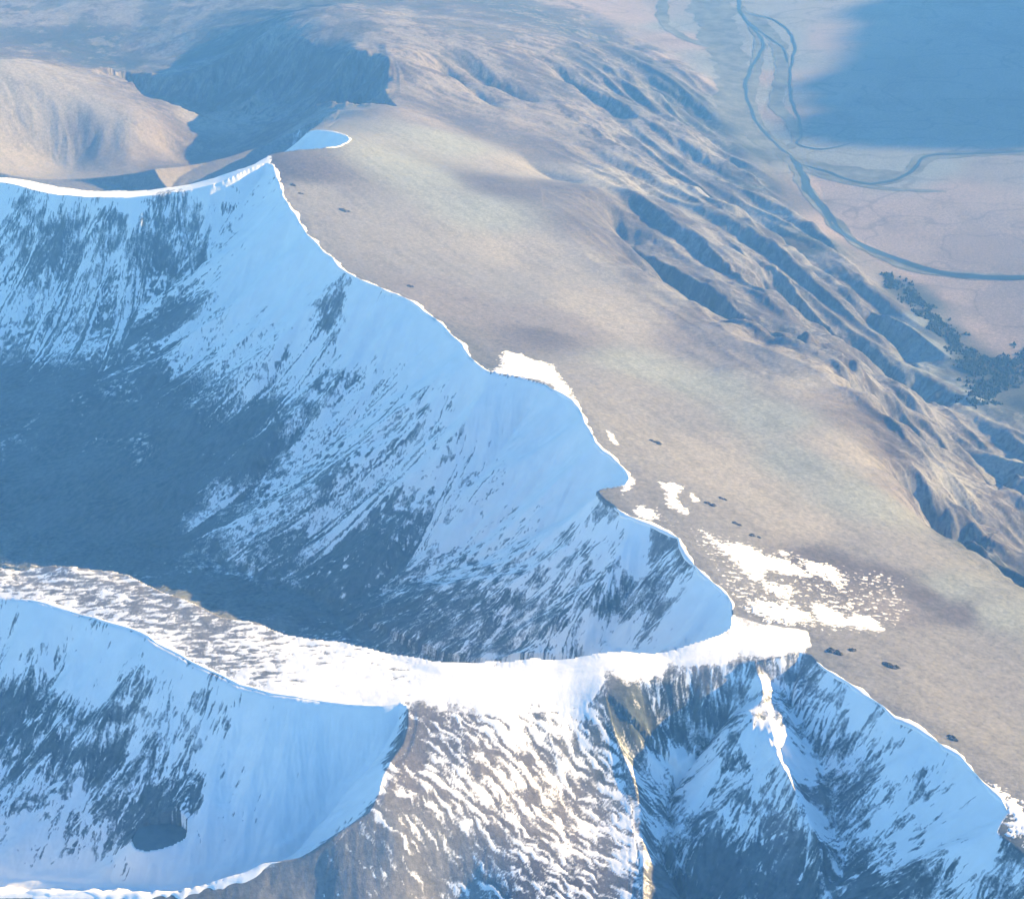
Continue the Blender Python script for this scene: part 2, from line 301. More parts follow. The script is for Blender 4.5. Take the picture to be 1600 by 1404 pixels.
SNOW = '''
450 330 1;500 420 1;560 470 .95;640 520 1;700 560 1;760 620 1;830 640 1;880 680 1;930 740 1;900 800 .95;1000 850 .9;1080 920 .9;1120 970 1;1050 1000 .95;960 1010 .8;860 1015 .6
380 300 .75;400 340 .9;350 350 .6;300 330 .45;250 340 .35;180 340 .35;100 340 .3;30 330 .45;0 310 .8;100 312 .9;200 318 .9;320 300 .85
20 400 .45;60 440 .6;60 520 .5;100 400 .35;160 420 .55;200 480 .55;250 420 .25;300 420 .5;350 400 .75;400 420 .9;250 500 .28;330 500 .65;400 480 .9;450 450 .95;220 540 .32;300 560 .55;380 540 .75;460 520 .75;520 490 .3;510 540 .6;560 540 .88
600 600 .7;540 600 .55;460 590 .6;400 600 .55;330 610 .4;250 610 .25;150 560 .35;100 600 .2;50 620 .1;200 650 .05;300 680 .05;100 760 0;250 780 0;380 700 .1;420 660 .2;460 660 .58;430 740 .55;480 700 .62;560 680 .62;650 640 .6;620 720 .57;700 700 .65;760 720 .75;820 720 .88
400 800 .47;380 860 .37;450 860 .34;500 800 .48;560 780 .5;560 860 .42;650 800 .55;700 800 .6;760 800 .7;640 880 .47;720 880 .6;800 860 .62;860 880 .57;950 850 .7;920 920 .5;980 940 .4;1030 960 .4;1050 930 .55;860 960 .47;780 980 .42;700 960 .35;620 960 .25;540 930 .15;450 940 .1;350 930 0;200 850 0;0 800 0;0 600 .1
60 905 .42;150 920 .44;60 926 .46;150 950 .5;230 976 .46;300 1016 .45;350 1036 .47;400 1058 .52;320 1005 .4;430 1035 .52;100 925 .45;220 940 .4;280 960 .4;350 1000 .5;330 985 .3;400 1010 .6;450 1040 .85;520 1060 1;600 1070 1;700 1070 1;800 1070 1;900 1060 1;1000 1045 1;1100 1020 1;1180 1000 .95;1240 1005 .9;500 1025 .7;620 1045 .75
60 283 .9;100 297 1;200 306 1;320 290 1;400 262 .9
1290 1020 0;1320 1050 0;1400 1100 0;1250 985 .7;1300 960 .5;1340 968 .5;1400 970 .25;1450 940 .05;1200 930 .5;1170 880 .5;1140 850 .4;1220 880 .5;1260 900 .52;1300 890 .45;1220 960 .5;1175 960 .5;1100 870 .1;1350 900 .25;1400 910 .2
1030 830 .2;1000 790 .3;1050 700 0;1000 650 0;950 600 0;900 560 .1;800 500 0;700 450 0;600 380 0;500 320 .05;480 270 .1;600 260 0;1200 800 0;1300 850 0;1500 1000 0;1500 1100 0;1600 1200 0;1580 1230 .3;1450 1120 0
700 250 0;900 300 0;1200 400 0;1400 700 0;1500 900 0;1000 100 0;400 100 0;100 200 0;300 20 0;1400 300 0;1550 500 0;150 265 0;300 250 0
470 225 .8;500 212 .85;530 215 1;520 232 1;440 240 .3
100 980 .85;200 1010 .8;60 960 1;30 1000 .7;80 1020 .6;250 1020 .95;150 1050 .95;300 1060 .8;220 1060 .5;200 1090 .4;400 1100 .9;350 1080 .75;330 1110 .55;260 1120 .6;300 1170 .6;230 1160 .55;150 1150 .45;60 1130 .25;20 1120 .15;160 1180 .2;100 1180 .3;30 1200 .5;60 1250 .55;250 1200 .5;330 1180 .75;400 1150 .9;500 1130 .97
600 1120 1;560 1180 1;500 1220 1;580 1230 1;450 1200 .95;450 1280 .95;400 1250 .9;330 1240 .85;300 1230 .3;250 1250 .2;215 1300 .1;245 1290 .1;180 1260 .4;120 1270 .6;130 1330 .7;60 1330 .75;200 1340 .8;300 1310 1;350 1330 1;400 1320 1;250 1370 1;50 1380 1;150 1370 .9;150 1290 .5;400 1355 .7;350 1380 .8;270 1396 .9;100 1400 1
650 1130 .2;720 1120 .5;800 1125 .9;850 1120 .7;900 1110 .8;700 1160 .45;640 1180 .15;620 1250 .25;680 1210 .6;650 1240 .4;760 1180 .5;740 1250 .57;800 1200 .55;860 1180 .5;920 1150 .55;940 1200 .55;900 1250 .52;960 1290 .65;980 1340 .7;900 1330 .58;820 1300 .5;750 1330 .36;680 1330 .34;600 1300 .3;560 1340 .15;480 1380 .05;620 1380 .2;700 1390 .25;800 1390 .45;880 1390 .52;500 1400 .1;960 1380 .4
970 1100 .05;1000 1130 .15;1000 1090 .25;1050 1080 .3;1100 1060 .3;1170 1050 .4;1180 1080 .7;1210 1080 .6;1250 1050 .35;1260 1080 .4;1300 1100 .6;1290 1060 .65;1340 1100 .9;1380 1130 .9;1430 1170 .95;1500 1220 .95;1550 1270 .9;1540 1330 .85;1480 1300 .8;1430 1240 .6;1360 1160 .5;1340 1200 .5;1300 1150 .45;1230 1120 .55
1060 1140 .35;1090 1160 .45;1120 1120 .35;1020 1220 .6;1060 1200 .78;1000 1180 .4;1100 1220 .7;1150 1200 .5;1040 1260 .45;1100 1290 .5;1030 1320 .45;1150 1270 .55;1200 1270 .4;1220 1180 .9;1200 1160 .9;1250 1210 .9;1270 1240 .15;1270 1270 .6;1290 1320 .5;1120 1350 .1;1050 1380 .05;1200 1340 .15;1250 1390 .05;1320 1290 .5;1330 1240 .3;1400 1270 .65
1360 1320 .55;1420 1330 .6;1480 1380 .55;1400 1390 .2;1320 1380 .3;1440 1390 .3;1550 1390 .5;1580 1330 .4;1575 1260 .85;1590 1290 .5
'''
vals, W = field(SNOW)
COVER = up6(W @ np.array([float(a) for a in vals])); del W
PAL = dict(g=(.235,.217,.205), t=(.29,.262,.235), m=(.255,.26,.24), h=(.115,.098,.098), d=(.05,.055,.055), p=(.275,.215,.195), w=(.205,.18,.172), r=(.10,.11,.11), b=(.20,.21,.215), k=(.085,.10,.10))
GROUND = '''
500 300 g;480 270 h;600 350 g;560 330 g;650 270 m;750 330 m;700 400 g;800 450 g;700 470 w;830 500 w;880 400 t;820 400 t;900 470 t;850 520 h;960 500 t;880 510 w;1000 620 g;1100 700 t;1050 650 g;950 600 g;1000 570 m;1100 600 m;1200 650 m;1250 720 m;1350 780 m;1300 700 t
1150 750 t;1250 820 t;1350 850 g;1400 870 g;1480 920 m;1550 960 m;1300 880 h;1380 900 h;1450 930 h;1500 960 h;1400 950 w;1350 1000 g;1450 1050 g;1550 1100 g;1500 1000 g;1600 1050 g;1350 1080 g;1450 1130 g;1550 1190 g;1600 1220 g;1100 820 g;1060 780 g;1150 920 g
700 220 m;800 260 t;900 300 h;950 280 t;850 230 h;780 290 h;950 370 h;1030 330 h;1100 380 w;1000 420 h;1100 460 h;1200 520 h;1150 540 w;1080 530 w;1250 500 h;1300 540 h;1180 340 t;1130 300 h;1060 290 t;1000 250 w;1100 230 w;1180 290 d;1230 310 h
960 100 h;1050 150 d;1120 200 d;1180 235 d;1000 90 d;900 45 d;820 20 d;900 80 w;980 150 w;1050 210 w;900 170 w;850 130 h;800 100 h;750 80 w;700 130 w;650 90 w;650 180 w;720 190 h;780 180 w;560 60 w;450 45 w;700 40 w;620 30 w
1340 480 h;1300 410 w;1260 380 d;1330 350 p;1350 430 w;1400 480 h;1420 500 b;1450 560 b;1500 620 b;1350 540 h;1400 600 w;1450 640 w;1500 680 w;1570 720 t;1480 520 d;1560 590 d;1590 640 d;1520 560 d;1440 470 d;1410 450 d
1250 600 t;1300 620 w;1400 700 h;1450 750 w;1350 650 h;1400 660 h;1500 760 t;1550 780 w;1460 820 h;1580 830 h;1540 870 d;1420 780 w;1500 700 h
1000 30 p;950 10 p;1060 60 p;1080 130 p;1020 90 p;1200 120 p;1220 180 p;1300 60 p;1280 130 p;1400 100 w;1500 200 w;1550 50 w;1300 290 p;1400 330 p;1500 300 p;1550 380 p;1420 370 p;1500 460 p;1450 430 p;1570 480 p;1590 540 p;1540 510 p
1130 40 b;1150 120 b;1120 100 b;1040 40 b;1140 160 b;1170 190 b;1210 150 b;1215 100 b;1220 60 b;1200 230 b;1280 255 b;1340 265 b;1400 270 b;1450 260 b;1550 265 w
30 130 t;100 160 t;180 190 t;60 200 t;150 240 w;100 250 t;30 240 t;200 250 w;130 200 w;230 190 w
140 60 d;100 60 d;180 100 d;210 20 w;50 30 w;30 80 h;250 70 w;300 20 w;350 60 h;430 20 d;480 10 d;380 30 h;550 20 w;250 110 w;700 10 h
300 150 h;400 120 h;500 110 h;560 140 h;250 170 h;300 230 h;400 230 h;380 190 t;310 182 t;480 195 t;250 260 h
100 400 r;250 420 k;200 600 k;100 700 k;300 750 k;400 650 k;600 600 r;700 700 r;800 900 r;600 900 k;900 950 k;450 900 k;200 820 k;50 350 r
100 920 g;250 950 g;350 990 g;600 1060 g;900 1050 g;1100 1020 g;700 1150 w;660 1200 w;800 1250 w;900 1300 w;600 1350 g;550 1350 g;700 1380 g;850 1400 h
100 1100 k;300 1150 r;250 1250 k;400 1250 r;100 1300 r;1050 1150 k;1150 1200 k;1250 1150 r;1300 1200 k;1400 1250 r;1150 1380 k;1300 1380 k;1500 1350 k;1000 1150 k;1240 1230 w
'''
vals, W = field(GROUND)
TONE = np.stack([up6(W @ np.array([PAL[a][c] for a in vals])) for c in range(3)] + [np.ones(Z.shape)], -1); del W
zx, zy = grad(blur(Z, 6)); wx_ = fbm(X/26, Y/26, 3, 15)*.55; wy_ = fbm(X/26, Y/26, 3, 16)*.55; mg = np.sqrt(zx*zx+zy*zy); zx = zx + wx_*mg; zy = zy + wy_*mg
s1, m1 = fallnoise(zx, zy, 60, 301); s2, _ = fallnoise(zx, zy, 22, 302); s3, _ = fallnoise(zx, zy, 11, 303); s4, _ = fallnoise(zx, zy, 6.5, 304)
n1 = fbm(X/140, Y/140, 5, 41, .6); n2 = fbm(X/20, Y/20, 3, 51, .6); n3 = fbm(X/500, Y/500, 3, 71, .6)
onslope = smooth(.12, .35, m1)
streak = (0.5*s1 + 0.35*s2 + .25*s3)*onslope + 0.7*n1
# heather mats and scree tongues: the darker ground in the streaks, the paler between
heath = smooth(-0.05, 0.5, streak + .35*n2)*(0.15+0.72*np.clip(ESC+FAR, 0, 1))*(1-.7*PALE_HILL)*(1-PLAIN) + 0.30*smooth(.1, .6, n3+.5*n2)*PLAIN
HE = np.array([.085, .068, .068, 1])
TONE = TONE*(1-heath[...,None]) + HE*heath[...,None]
pale = smooth(0.1, 0.6, -streak + .3*n2)*(.10+.35*np.clip(ESC+FAR, 0, 1))*(1-PLAIN)
TONE = TONE*(1-pale[...,None]) + np.array([.29,.26,.235,1])*pale[...,None]
inK = np.maximum(np.maximum(dist('corrie'), dist('lower_corrie')), dist('near_corrie')) > 5
TONE *= (1 + np.where(inK, .45, .06)*np.clip(.5*s2+.4*s3+.6*n2+.7*n1, -1, 1))[...,None]
TONE *= (1-.15*smooth(.1,.6,fbm(AC/26+.5*n2, AL/240, 4, 66, .6))*(1-inK)*(1-PLAIN))[...,None]
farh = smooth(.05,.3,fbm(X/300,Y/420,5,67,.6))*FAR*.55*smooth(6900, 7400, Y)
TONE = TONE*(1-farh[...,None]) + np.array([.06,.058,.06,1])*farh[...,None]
scar = smooth(.07, .0, np.abs(fbm(X/420+.4*n3, Y/230, 2, 61)))*PLAIN
TONE *= (1-.30*scar)[...,None]
TONE *= (np.array([.90,.95,.99,1])*(1+FLANK[...,None]*np.array([-.08,-.01,.08,0]))); TONE[...,3] = 1
# snow: t > 0 where it lies
steep = smooth(.2, .5, m1)
Nn = (0.35*s2 + 0.42*s3 + .32*s4 + .25*s1)*steep*(.6+.9*smooth(-.5,.5,fbm(X/70, Y/70, 2, 88))) + fbm(X/34, Y/34, 6, 81, .68)*0.75
Nn = Nn*.8
for k, (aw, al) in dict(corrie=(7.5,260), lower_corrie=(9,70), near_corrie=(8,80)).items():
    D_, S_, _r = DIST[k]; fan = fbm(S_/aw+.5*n2, D_/al, 4, 400, .6)
    on = (D_ > 0)*smooth(60, 220, D_)
    if k == 'corrie': on = on*smooth(.62, .54, S_/S_.max()); Nn = Nn*(1-.45*on)
    Nn = Nn + on*(1.25 if k == 'corrie' else .85)*fan
RIDGE0 = inside(X, Y, hit([-250,0,130,400,640,640,500,300,150,0,-250], [870,880,885,975,1030,1108,1094,1032,964,934,925])[:, :2])
SPUR = inside(X, Y, hit([640,780,950,985,1003,430,560,600], [1112,1118,1090,1250,1404,1404,1290,1200])[:, :2])
ac, al = .66*X+.75*Y, .75*X-.66*Y
Nn = np.where(SPUR, 1.5*fbm(ac/11+.65*fbm(X/45,Y/45,4,97,.6), al/48, 5, 96, .65)-.20, Nn)
Nn = np.where((RIDGE0 > .5) & ~SPUR, 1.2*fbm(X/34, Y/10, 5, 98, .65), Nn)
T = (COVER-0.5)*1.75 + 0.62*Nn
def pxpoly(pts): return hit([p[0] for p in pts], [p[1] for p in pts])[:, :2]
inC = np.zeros(Z.shape, bool)
for k in ('corrie','lower_corrie','near_corrie','far_corrie'): inC |= dist(k) > 0
RIDGE = inside(X, Y, pxpoly([(-250,878),(0,884),(130,888),(400,978),(700,1034),(900,1028),(1100,1000),(1150,962),(1190,975),(1262,985),(1272,1028),(1250,1026),(1000,1070),(950,1088),(985,1250),(1005,1403),(480,1403),(440,1350),(200,1403),(-60,1403),(-60,1395)]))
RIDGE = blur(RIDGE.astype(float), 2)
CREST = inside(X, Y, pxpoly([(-250,264),(0,266),(90,285),(200,292),(330,274),(395,250),(426,246),(420,262),(330,297),(200,317),(90,312),(0,296),(-250,292)])) & (Y < 5700)
CREST = blur(CREST.astype(float), 2)
FLECK = inside(X, Y, pxpoly([(985,780),(1090,825),(1150,840),(1250,865),(1330,890),(1410,905),(1420,960),(1380,990),(1280,985),(1180,985),(1130,915),(1070,840)]))
FLECK = blur(FLECK.astype(float), 5)*(inC == 0)*(RIDGE < .5)
ALLOW = np.maximum(np.maximum(RIDGE, inC*1.0), CREST)
SOFT = np.where(ALLOW > .5, T, np.minimum(T, (ALLOW-.5)*3))
T = np.where(ALLOW > .5, T, np.minimum(T, (ALLOW-.5)*3))
T = np.where(COVER < 0.04, -1, T)
SOFT = np.where(COVER < .04, -1, SOFT - .35*smooth(.2, .03, COVER)*.7)
offc = (dist('far_corrie') > 3) & (X < -820); T = np.where(offc, -1, T); SOFT = np.where(offc, -1, SOFT)
T = np.where(FLECK > .02, (FLECK-1.0) - .62 + 1.25*fbm(X/13, Y/8, 4, 91, .6) + .5*n1, T)
SOFT = np.where(FLECK > .02, np.maximum(SOFT, T*.9), SOFT); T = np.where(FLECK > .02, T-.22, T)

# ------------------------------------------------------------------ materials
def newmat(name):
    m = bpy.data.materials.new(name); m.use_nodes = True; nt = m.node_tree
    return m, nt, nt.nodes['Principled BSDF']
def nnode(nt, typ, **kw):
    n_ = nt.nodes.new(typ)
    for k, v in kw.items(): setattr(n_, k, v)
    return n_
def noise(nt, scale, detail=4, rough=.6):
    tc = nnode(nt, 'ShaderNodeTexCoord'); nz = nnode(nt, 'ShaderNodeTexNoise')
    nz.inputs['Scale'].default_value = scale; nz.inputs['Detail'].default_value = detail; nz.inputs['Roughness'].default_value = rough
    nt.links.new(tc.outputs['Object'], nz.inputs['Vector']); return nz
def bump(nt, b, nz, dist_, strength=1.0):
    bp = nnode(nt, 'ShaderNodeBump'); bp.inputs['Distance'].default_value = dist_; bp.inputs['Strength'].default_value = strength
    nt.links.new(nz.outputs['Fac'], bp.inputs['Height']); nt.links.new(bp.outputs['Normal'], b.inputs['Normal'])
def ground_mat():
    m, nt, b = newmat('ground')
    at_ = nnode(nt, 'ShaderNodeAttribute'); at_.attribute_name = 'tone'
    nz = noise(nt, 0.10, 6, .68); mr = nnode(nt, 'ShaderNodeMapRange')
    for i, v in enumerate((.32, .68, .72, 1.27)): mr.inputs[i+1].default_value = v
    nt.links.new(nz.outputs['Fac'], mr.inputs[0])
    mx = nnode(nt, 'ShaderNodeVectorMath', operation='SCALE'); nt.links.new(at_.outputs['Color'], mx.inputs[0]); nt.links.new(mr.outputs[0], mx.inputs['Scale'])
    # thin snow lying between the stones, thickening towards the drifts
    af = nnode(nt, 'ShaderNodeAttribute'); af.attribute_name = 'snow_depth'; nf = noise(nt, .22, 5, .75)
    ad = nnode(nt, 'ShaderNodeMath', operation='MULTIPLY_ADD'); nt.links.new(nf.outputs['Fac'], ad.inputs[0]); ad.inputs[1].default_value = 1.5; nt.links.new(af.outputs['Fac'], ad.inputs[2])
    rm = nnode(nt, 'ShaderNodeMapRange'); rm.interpolation_type = 'SMOOTHSTEP'
    for i, v in enumerate((.40, 1.0, 0, .9)): rm.inputs[i+1].default_value = v
    nt.links.new(ad.outputs[0], rm.inputs[0]); mc = nnode(nt, 'ShaderNodeMix', data_type='RGBA'); nt.links.new(rm.outputs[0], mc.inputs['Factor'])
    nt.links.new(mx.outputs[0], mc.inputs[6]); mc.inputs[7].default_value = (.74,.74,.74,1)
    nt.links.new(mc.outputs[2], b.inputs['Base Color']); b.inputs['Roughness'].default_value = .95; b.inputs['Specular IOR Level'].default_value = .1
    bump(nt, b, noise(nt, 0.16, 5, .7), 1.6, .6); return m
def plain_mat(name, col, vary=.3, scale=.05, rough=.9, bd=.3, spec=.2):
    m, nt, b = newmat(name); nz = noise(nt, scale, 6, .65); mr = nnode(nt, 'ShaderNodeMapRange')
    for i, v in enumerate((.3, .7, 1-vary, 1+vary)): mr.inputs[i+1].default_value = v
    nt.links.new(nz.outputs['Fac'], mr.inputs[0])
    mx = nnode(nt, 'ShaderNodeVectorMath', operation='SCALE'); mx.inputs[0].default_value = col; nt.links.new(mr.outputs[0], mx.inputs['Scale'])
    nt.links.new(mx.outputs[0], b.inputs['Base Color']); b.inputs['Roughness'].default_value = rough; b.inputs['Specular IOR Level'].default_value = spec
    bump(nt, b, noise(nt, scale*3, 5, .65), bd); return m
M_GROUND = ground_mat()
M_SNOW = plain_mat('snow', (.86,.855,.83), .05, .03, .65, .5, .25)
M_WATER = plain_mat('river_water', (.02,.028,.035), .15, .02, .35, .05, .15)
M_TARN = plain_mat('tarn_water', (.085,.11,.115), .25, .05, .25, .02, .4)
M_BED = plain_mat('shingle', (.10,.11,.112), .5, .012, .9, .3, .2)
M_ROCK = plain_mat('outcrop_rock', (.075,.07,.07), .4, .25, .9, .6, .2)
M_LEAF = plain_mat('needles', (.028,.034,.03), .4, .08, .9, .2, .1)
M_CLOUD = plain_mat('cloud', (.9,.9,.9), .03, .002, 1, 1, 0)

def tag(o, kind=None, label=None, cat=None, group=None):
    for k, v in (('kind', kind), ('label', label), ('category', cat), ('group', group)):
        if v: o[k] = v
    return o
def gridmesh(name, mask, Zv, mat, tone=False):
    q = np.where(mask.ravel())[0]; i = q//(NC-1); j = q % (NC-1)
    a = i*NC+j; F = np.stack([a, a+1, a+NC+1, a+NC], 1)
    used, inv = np.unique(F.ravel(), return_inverse=True)
    V = np.stack([X.ravel()[used], Y.ravel()[used], Zv.ravel()[used]], 1).astype(f4)
    me = bpy.data.meshes.new(name); me.vertices.add(len(V)); me.vertices.foreach_set('co', V.ravel())
    me.loops.add(F.size); me.loops.foreach_set('vertex_index', inv.astype(np.int32))
    me.polygons.add(len(F)); me.polygons.foreach_set('loop_start', np.arange(0, F.size, 4, dtype=np.int32))
    me.polygons.foreach_set('use_smooth', np.ones(len(F), bool))
    if tone:
        ca = me.attributes.new('tone', 'FLOAT_COLOR', 'POINT'); ca.data.foreach_set('color', TONE.reshape(-1,4)[used].astype(f4).ravel())
    if tone:
        fa = me.attributes.new('snow_depth', 'FLOAT', 'POINT'); fa.data.foreach_set('value', SOFT.ravel()[used].astype(f4))
    me.update(calc_edges=True); me.materials.append(mat)
    o = bpy.data.objects.new(name, me); scene.collection.objects.link(o); return o
def pymesh(name, V, F, mat, smooth_=True):
    me = bpy.data.meshes.new(name); me.from_pydata([tuple(map(float, v)) for v in V], [], [tuple(map(int, f)) for f in F]); me.update()
    me.materials.append(mat)
    if smooth_: me.polygons.foreach_set('use_smooth', [True]*len(me.polygons))
    o = bpy.data.objects.new(name, me); scene.collection.objects.link(o); return o
def quads(A, fn): return fn(fn(A[:-1,:-1], A[1:,:-1]), fn(A[:-1,1:], A[1:,1:]))

# ------------------------------------------------------------------ water courses on the plain
def px(pts): return hit([p[0] for p in pts], [p[1] for p in pts])
def ribbon(name, pts, w0, w1, lift, mat, kind, seed, sink=0):
    R = spline(px(pts), 18); s = np.concatenate([[0], np.cumsum(np.hypot(*np.diff(R[:,:2], axis=0).T))])
    t = np.gradient(R[:,:2], axis=0); t /= np.linalg.norm(t, axis=1)[:,None]+1e-9; nrm = np.stack([-t[:,1], t[:,0]], 1)
    w = np.linspace(w0, w1, len(R))*(1+.35*fbm(s/160, s*0+seed, 3, seed)); c = R[:,:2] + nrm*(8*fbm(s/160, s*0+seed+5, 3, seed+9))[:,None]
    V = []; F = []; K = 5; w = w*np.clip(np.minimum(s, s[-1]-s)/90+.08, 0, 1)
    wl_ = w*(1+.3*fbm(s/110, s*0+seed+2, 5, seed+3))*.5; wr_ = w*(1+.3*fbm(s/110, s*0+seed+8, 5, seed+4))*.5
    for i in range(len(R)):
        for k in range(K):
            a = -1+2*k/(K-1); q = c[i] + nrm[i]*a*(wl_[i] if a < 0 else wr_[i]); V.append((q[0], q[1], float(sample(Z, q[0], q[1]))+lift))
    for i in range(len(R)-1):
        for k in range(K-1): F.append((i*K+k, i*K+k+1, (i+1)*K+k+1, (i+1)*K+k))
    return tag(pymesh(name, V, F, mat), kind)
ribbon('riverbed', [(1100,-30),(1115,20),(1130,70),(1150,120),(1140,165),(1170,200),(1215,235),(1270,258),(1340,270),(1420,272)], 260, 90, .9, M_BED, 'structure', 1)
ribbon('riverbed', [(1175,20),(1215,70),(1222,120),(1212,160),(1235,190),(1245,222),(1215,236)], 85, 50, 1.2, M_BED, 'structure', 2)
ribbon('riverbed', [(1038,-20),(1036,30),(1060,55),(1110,75)], 60, 60, 1.3, M_BED, 'structure', 3)
for q_, w_, l_ in (([(1620,236),(1540,240),(1450,246),(1425,268),(1370,285),(1310,276),(1256,256)],75,1.4),([(1160,10),(1186,60),(1180,110),(1172,160),(1200,215),(1240,248)],60,1.5),([(1240,250),(1262,300),(1300,345),(1350,388),(1450,424),(1600,434)],62,1.5),([(1200,232),(1250,262),(1320,285),(1400,296),(1480,300)],40,1.1)):
    ribbon('riverbed', q_, w_, w_*.9, l_, M_BED, 'structure', 11+w_)
ribbon('river', [(1235,244),(1255,275),(1265,300),(1290,330),(1310,360),(1340,380),(1400,405),(1460,425),(1530,433),(1600,434),(1700,430),(1820,442),(1950,440)], 34, 42, 2.0, M_WATER, 'structure', 4)
ribbon('stream', [(1148,-30),(1155,5),(1160,25),(1185,55),(1192,75),(1170,115),(1166,150),(1185,195),(1215,228),(1238,246)], 16, 16, 2.1, M_WATER, 'structure', 5)
ribbon('stream', [(1160,20),(1210,32),(1236,55),(1242,75),(1236,110),(1236,150),(1250,190),(1252,214),(1247,226),(1285,234),(1340,222)], 12, 10, 2.3, M_WATER, 'structure', 6)
ribbon('stream', [(1160,28),(1195,55),(1222,75),(1232,100)], 12, 10, 2.2, M_WATER, 'structure', 7)
ribbon('stream', [(1620,236),(1540,240),(1450,244),(1432,262),(1400,281),(1360,288),(1320,280),(1290,268),(1248,256)], 16, 18, 2.4, M_WATER, 'structure', 8)

# ------------------------------------------------------------------ ground sheets and snow
qx = quads(X, np.minimum); qP = quads(PLAIN, np.minimum) > .5
hillq = (quads(Y, np.minimum) > 5450) & (quads(X, np.maximum) < -250) & (~qP)
plainq = qP; mountq = ~(hillq | plainq)
def build_ground():
  tag(gridmesh('mountain', mountq, Z, M_GROUND, True), 'structure')
  tag(gridmesh('hills', hillq, Z, M_GROUND, True), 'structure')
  tag(gridmesh('valley_floor', plainq, Z, M_GROUND, True), 'structure')
ins = {k: quads(dist(k), np.maximum) > 0 for k in DIST}
T = T - .10
Zs = Z + np.clip(T*1.3, -1.2, .55)
sn = quads(T, np.maximum) > -.12
ridgeq = ~(ins['corrie']|ins['lower_corrie']|ins['near_corrie']|ins['far_corrie'])
spurq = ridgeq & (quads(Y, np.minimum) < 2560) & (qx < 330)
reg = [('corrie', ins['corrie'], 'blue shaded snow streaking down the headwall of the large corrie'),
       ('lower_corrie', ins['lower_corrie'], 'shaded snow lining the bowl that holds the small dark tarn'),
       ('near_corrie', ins['near_corrie'], 'patchy shaded snow on the rocky wall below the plateau edge, right of the sunlit spur'),
       ('far_corrie', ins['far_corrie'], 'snow in the little hollow at the far end of the plateau'),
       ('spur', spurq, 'sunlit snow in slanting stripes on the brown spur below the ridge'),
       ('flecks', quads(FLECK, np.maximum) > .02, 'small scattered flecks of snow between the larger snow patches on the plateau'),
       ('ridge', ridgeq & ~spurq & ~(quads(FLECK, np.maximum) > .02), 'cream sunlit snow along the crest of the ridge between the corries')]
for k, mk, lab in reg:
    if (sn & mk).any(): tag(gridmesh('snow', sn & mk, Zs, M_SNOW), 'stuff', lab)
# ------------------------------------------------------------------ snow patches lying on the plateau, each its own sheet
def patch(pts, jagg, label, seed, hole=0.0):
    global SOFT
    P = spline(np.hstack([pxpoly(pts+[pts[0]]), np.zeros((len(pts)+1,1))]), 6)[:, :2]
    m_ = 25; x0,y0 = P.min(0)-m_; x1,y1 = P.max(0)+m_
    bx = (X>=x0)&(X<=x1)&(Y>=y0)&(Y<=y1); idx = np.where(bx.ravel())[0]; qx_ = X.ravel()[idx]; qy_ = Y.ravel()[idx]
    d, _, _ = nearest(qx_, qy_, np.hstack([P, np.zeros((len(P),1))])); sd = np.where(inside(qx_, qy_, P), d, -d)
    nz_ = 1.7*fbm(qx_/20, qy_/11, 5, seed, .7)
    t = np.full(Z.size, -1.0); t[idx] = np.clip((sd + jagg*nz_)/6.0 - (.35+hole)*smooth(0.05, .5, fbm(qx_/15, qy_/8, 4, seed+5, .65))*2.6, -1, 1); t = t.reshape(Z.shape)
    mk = quads(t, np.maximum) > -.1; SOFT = np.maximum(SOFT, np.where(t > -.95, t*.9+.12, -1)); t = np.clip(t-.30, -1, 1); mk = quads(t, np.maximum) > -.1
    if mk.any(): tag(gridmesh('snow_patch', mk, Z + np.clip(t*1.4, -1.2, .9) + .15*(t > 0), M_SNOW), None, label, 'snow patch', 'snow patches on the plateau')
patch([(1030,752),(1050,756),(1067,760),(1060,772),(1062,785),(1076,797),(1070,803),(1050,793),(1042,785),(1040,770)], 5, 'cream snow patch shaped like a bent boot on the bare gravel plateau', 1)
patch([(990,796),(1005,790),(1022,800),(1026,810),(1010,812),(996,806)], 4, 'small rounded snow patch just above the corrie rim, below the boot shaped patch', 2)
patch([(1095,828),(1110,836),(1130,848),(1160,850),(1180,856),(1200,868),(1230,874),(1255,890),(1280,895),(1255,903),(1225,896),(1200,890),(1195,905),(1180,908),(1160,895),(1145,875),(1125,860),(1108,842)], 6, 'largest snow patch, long and ragged, spreading down the plateau from a thin tip', 3, .5)
patch([(1250,873),(1280,878),(1305,886),(1320,905),(1322,925),(1305,915),(1285,902),(1262,892)], 6, 'broken snow patch forking at the lower right end of the largest patch', 4, .8)
patch([(1270,942),(1290,945),(1320,962),(1345,960),(1362,963),(1382,984),(1350,984),(1320,978),(1295,978),(1275,965)], 5, 'wedge shaped snow patch ending in a sharp point on the right', 5, .4)
patch([(1188,905),(1215,912),(1240,920),(1232,935),(1210,930),(1195,920)], 5, 'thin lacy snow patch between the largest patch and the ridge end', 6, .7)
patch([(1180,935),(1215,940),(1255,950),(1270,970),(1225,975),(1190,965),(1165,950)], 8, 'speckled snow patch where the ridge joins the plateau', 7, 1.0)
patch([(1212,860),(1225,860),(1234,866),(1220,868)], 2, 'narrow sliver of snow lying above the largest patch', 8)
patch([(955,735),(975,740),(992,748),(985,762),(972,770),(972,757),(945,752)], 4, 'hooked tongue of snow at the sharp notch in the corrie rim', 9)
patch([(785,548),(815,553),(835,562),(862,570),(872,584),(895,615),(884,618),(862,602),(840,594),(815,592),(790,592),(765,580),(780,572)], 6, 'bright knobbly snow patch on the rounded bump of the corrie rim', 10, .3)
patch([(948,672),(958,680),(966,694),(960,694),(950,682)], 2, 'short thin streak of snow beside the rim', 11)
